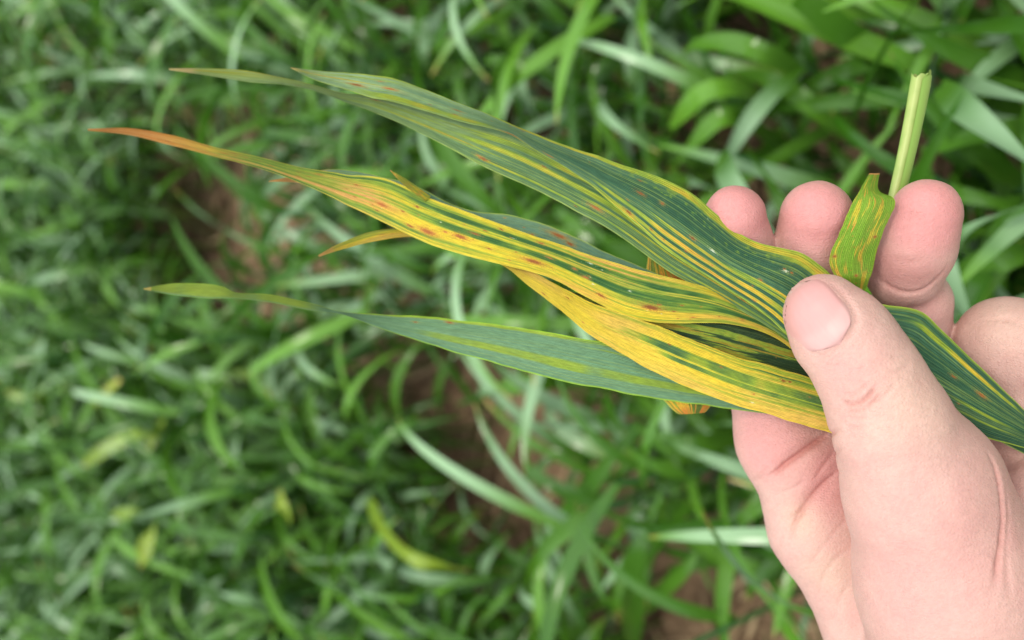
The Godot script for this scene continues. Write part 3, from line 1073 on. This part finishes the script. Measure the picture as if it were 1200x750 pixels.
	held_leaf({"name": "wheat_leaf", "seed": 2, "label": "longest leaf, yellow with dark green stripes and an orange brown tip at far left", "top": [103, 151, 150, 150, 200, 158, 250, 172, 300, 183, 350, 196, 400, 203, 450, 210, 500, 230, 560, 252, 620, 274, 700, 301, 770, 322, 830, 338, 880, 362, 940, 392, 1040, 432], "low": [103, 153, 150, 158, 200, 170, 250, 183, 300, 196, 350, 214, 400, 236, 450, 262, 500, 284, 540, 297, 590, 310, 640, 324, 690, 349, 730, 369, 775, 379, 830, 379, 870, 383, 910, 396, 955, 428, 1040, 465],
		"z": [[0, -24], [0.3, -12], [0.6, -5.0], [0.85, -4.2], [1, -4.2]], "green": Color8(48, 92, 46), "pale": Color8(96, 130, 56), "paleness": [[0, 0.6], [0.35, 0.4], [0.5, 0.0], [1, 0]], "yellow": Color8(222, 198, 52), "orange": Color8(218, 162, 90), "noise": 0.42, "amount": [[0, 0.8], [0.12, 0.55], [0.22, 0.42], [0.32, 0.5], [0.45, 0.62], [0.8, 0.55], [1, 0.5]],
		"streaks": [[0.44, 0.085, 0.34, 0.98, -1.0, 0.25], [0.20, 0.06, 0.36, 0.95, -1.0, 0.14], [0.30, 0.018, 0.5, 0.92, -0.7, 0.2], [0.10, 0.03, 0.5, 0.8, -0.5, 0.1], [0.5, 0.18, 0.12, 0.36, -0.35, 0.0], [0.72, 0.08, 0.82, 1.0, -0.9, -0.5], [0.93, 0.08, 0.8, 1.0, 1.0, 0.0]],
		"rim": Color8(204, 190, 64), "spot_count": 90, "spot_from": 0.05, "spots": [[0.42, 0.75, 2.4, 0], [0.46, 0.62, 1.8, 0], [0.55, 0.7, 2.0, 0], [0.7, 0.7, 2.0, 0], [0.36, 0.6, 1.6, 0]], "tip": 0.13, "tip_colour": Color8(206, 128, 50), "camber": 1.5, "age": 0.05})
	held_leaf({"name": "wheat_leaf", "seed": 1, "lines": 0.4, "noise": 0.7, "label": "green leaf with broad yellow band and thin pale tip, below the uppermost", "top": [198, 80, 240, 80, 290, 83, 330, 91, 370, 100, 402, 109, 440, 112, 480, 122, 540, 138, 600, 152, 650, 175, 720, 210, 790, 260, 860, 315, 920, 360, 1000, 400, 1100, 440, 1220, 500], "low": [198, 82, 240, 88, 290, 96, 330, 99, 370, 107, 402, 119, 440, 132, 480, 150, 530, 175, 580, 202, 630, 224, 690, 255, 740, 287, 790, 321, 850, 353, 910, 389, 960, 425, 1040, 460, 1120, 495, 1220, 540],
		"z": [[0, -24], [0.2, -17], [0.38, -9.5], [0.5, -6.2], [0.7, -2.8], [1, -3.0]], "green": dark, "pale": Color8(162, 184, 118), "paleness": [[0, 1.0], [0.2, 0.6], [0.5, 0.1], [1, 0]], "amount": [[0, 0.4], [0.2, 0.22], [0.4, 0.16], [0.6, 0.05], [1, -0.1]],
		"streaks": [[0.50, 0.06, 0.28, 0.66, 0.7, 0.1], [0.32, 0.05, 0.3, 0.6, 0.6, 0.0], [0.86, 0.022, 0.3, 0.78, 0.6, 0.0], [0.66, 0.025, 0.42, 0.75, 0.8, 0.1], [0.76, 0.05, 0.35, 0.8, -0.6, 0.0], [0.8, 0.02, 0.76, 1.0, 0.4, 0.0]],
		"yellow": Color8(196, 176, 60), "rim": Color8(150, 172, 84), "rim_w": 0.03, "spot_count": 16, "tip": 0.02, "tip_colour": Color8(206, 196, 130), "camber": 1.0, "slope": [[0, 0], [1, -0.8]]})
	held_leaf({"name": "wheat_leaf", "seed": 8, "mottle": 0.3, "lines": 0.38, "label": "uppermost broad leaf, dark green with fine yellow stripes, running under the thumb", "top": [340, 79, 380, 83, 451, 89, 489, 101, 552, 126, 603, 147, 653, 167, 695, 181, 711, 187, 761, 203, 787, 214, 812, 228, 837, 249, 863, 271, 888, 283, 913, 290, 945, 299, 970, 318, 1000, 344, 1035, 357, 1078, 364, 1105, 388, 1150, 432, 1215, 494], "low": [341, 80, 365, 92, 400, 103, 433, 113, 463, 119, 500, 130, 540, 142, 590, 155, 606, 162, 628, 177, 666, 199, 700, 224, 745, 262, 780, 293, 830, 325, 880, 356, 930, 398, 970, 430, 1030, 470, 1090, 490, 1150, 512, 1215, 528],
		"z": [[0, -17], [0.15, -8.5], [0.3, -3.6], [0.5, -1.2], [0.72, -0.6], [1, -1.0]], "green": Color8(48, 88, 62), "pale": Color8(140, 172, 128), "paleness": [[0, 1.0], [0.15, 0.7], [0.5, 0.1], [1, 0]], "amount": [[0, 0.1], [0.2, 0.08], [0.35, 0.0], [0.5, 0.1], [0.66, 0.0], [1, -0.25]],
		"streaks": [[0.78, 0.035, 0.36, 0.72, 1.0, 0.05], [0.90, 0.028, 0.38, 0.72, 0.9, 0.0], [0.66, 0.02, 0.45, 0.72, 0.9, 0.1], [0.84, 0.12, 0.06, 0.27, 0.8, 0.0], [0.06, 0.05, 0.22, 0.75, 0.75, 0.0], [0.10, 0.05, 0.6, 0.78, 0.9, 0.0], [0.13, 0.035, 0.78, 1.0, 0.9, 0.0], [0.62, 0.03, 0.86, 1.0, 0.5, 0.0], [0.76, 0.02, 0.86, 1.0, 0.5, 0.0]],
		"yellow": Color8(206, 176, 56), "rim": Color8(158, 178, 58), "rim_w": 0.035, "spot_count": 40, "spots": [[0.55, 0.55, 1.4, 1], [0.64, 0.3, 1.4, 1], [0.27, 0.95, 1.8, 0], [0.08, 0.6, 1.8, 0], [0.12, 0.5, 1.4, 0]], "tip": 0.015, "tip_colour": Color8(200, 176, 96), "camber": 1.3, "fold": 0.6, "midrib": 0.55})
	# the torn blade and the cut stalk between the fingers
	held_leaf({"name": "torn_leaf", "seed": 10, "label": "short torn green leaf end standing up between ring and middle finger tips", "category": "torn leaf", "top": [1019, 203, 1008, 222, 995, 246, 983, 275, 972, 303, 978, 322, 990, 342], "low": [1031, 203, 1029, 222, 1049, 236, 1037, 266, 1027, 296, 1022, 318, 1012, 346],
		"z": [[0, 3], [0.5, 3.5], [0.85, 1.6], [1, -1.2]], "green": Color8(118, 160, 44), "pale": Color8(142, 178, 58), "amount": [[0, 0.3], [0.6, 0.3], [1, 0.42]], "yellow": Color8(196, 184, 56), "spot_count": 14, "spots": [[0.7, 0.1, 1.6, 0], [0.85, 0.6, 1.6, 0], [0.55, 0.85, 1.5, 0], [0.95, 0.4, 1.8, 0]], "tip": 0.008, "nu": 60, "fold": 1.8, "camber": 0.0, "rim": Color8(140, 170, 44), "veins": 22})
	var st := thing("wheat_stalk", hand_point(1045, 245, -8))
	tag(st, "pale green cut wheat stalk standing up behind the middle finger tip", "stalk", "")
	var v := PackedVector3Array()
	var col := PackedColorArray()
	for i in 31:
		var u := i / 30.0
		var px := lerpf(1042, 1079, u) + 2.0 * sin(u * 3.0)
		var py := lerpf(262, 90, u)
		var r := lerpf(8.6, 11.6, u)
		for j in 25:
			var a := TAU * j / 24.0
			var rr := r * (1.0 + 0.05 * cos(a * 7.0)) 
			var up := 0.0
			if i == 30:
				up = 9.0 * maxf(0.0, cos(a * 1.0 - 0.2)) + 2.5 * sin(a * 5.0)
			v.append(hand_point(px + cos(a) * rr, py - up + 0.22 * cos(a) * rr, -8.0 + sin(a) * rr / 5.5) - st.position)
			var stripe := clampf(0.5 + 0.5 * cos(a * 3.0 + 0.6) + 0.5 * n1.get_noise_2d(u * 300, a * 30), 0, 1)
			col.append(Color(0.20, 0.32, 0.055).lerp(Color(0.34, 0.41, 0.12), stripe))
	var sm := StandardMaterial3D.new()
	sm.vertex_color_use_as_albedo = true
	sm.roughness = 0.45
	sm.cull_mode = BaseMaterial3D.CULL_DISABLED
	put("stalk", mesh_of(v, grid_index(30, 24), PackedVector2Array(), col), sm, st)
	var wrap := PackedVector3Array()
	var wc := PackedColorArray()
	for i in 31:
		var u := i / 30.0
		var px := lerpf(1042, 1079, u) + 2.0 * sin(u * 3.0)
		var py := lerpf(262, 92, u)
		var r := lerpf(9.6, 12.8, u)
		for j in 13:
			var a := -0.5 + 1.9 * j / 12.0
			wrap.append(hand_point(px + cos(a) * r, py + 0.22 * cos(a) * r - (7.0 * sin(j / 12.0 * PI) if i == 30 else 0.0), -8.0 + sin(a) * r / 5.5) - st.position)
			wc.append(Color(0.22, 0.38, 0.07).lerp(Color(0.42, 0.52, 0.16), 1.0 - j / 12.0))
	put("sheath", mesh_of(wrap, grid_index(30, 12), PackedVector2Array(), wc), sm, st)
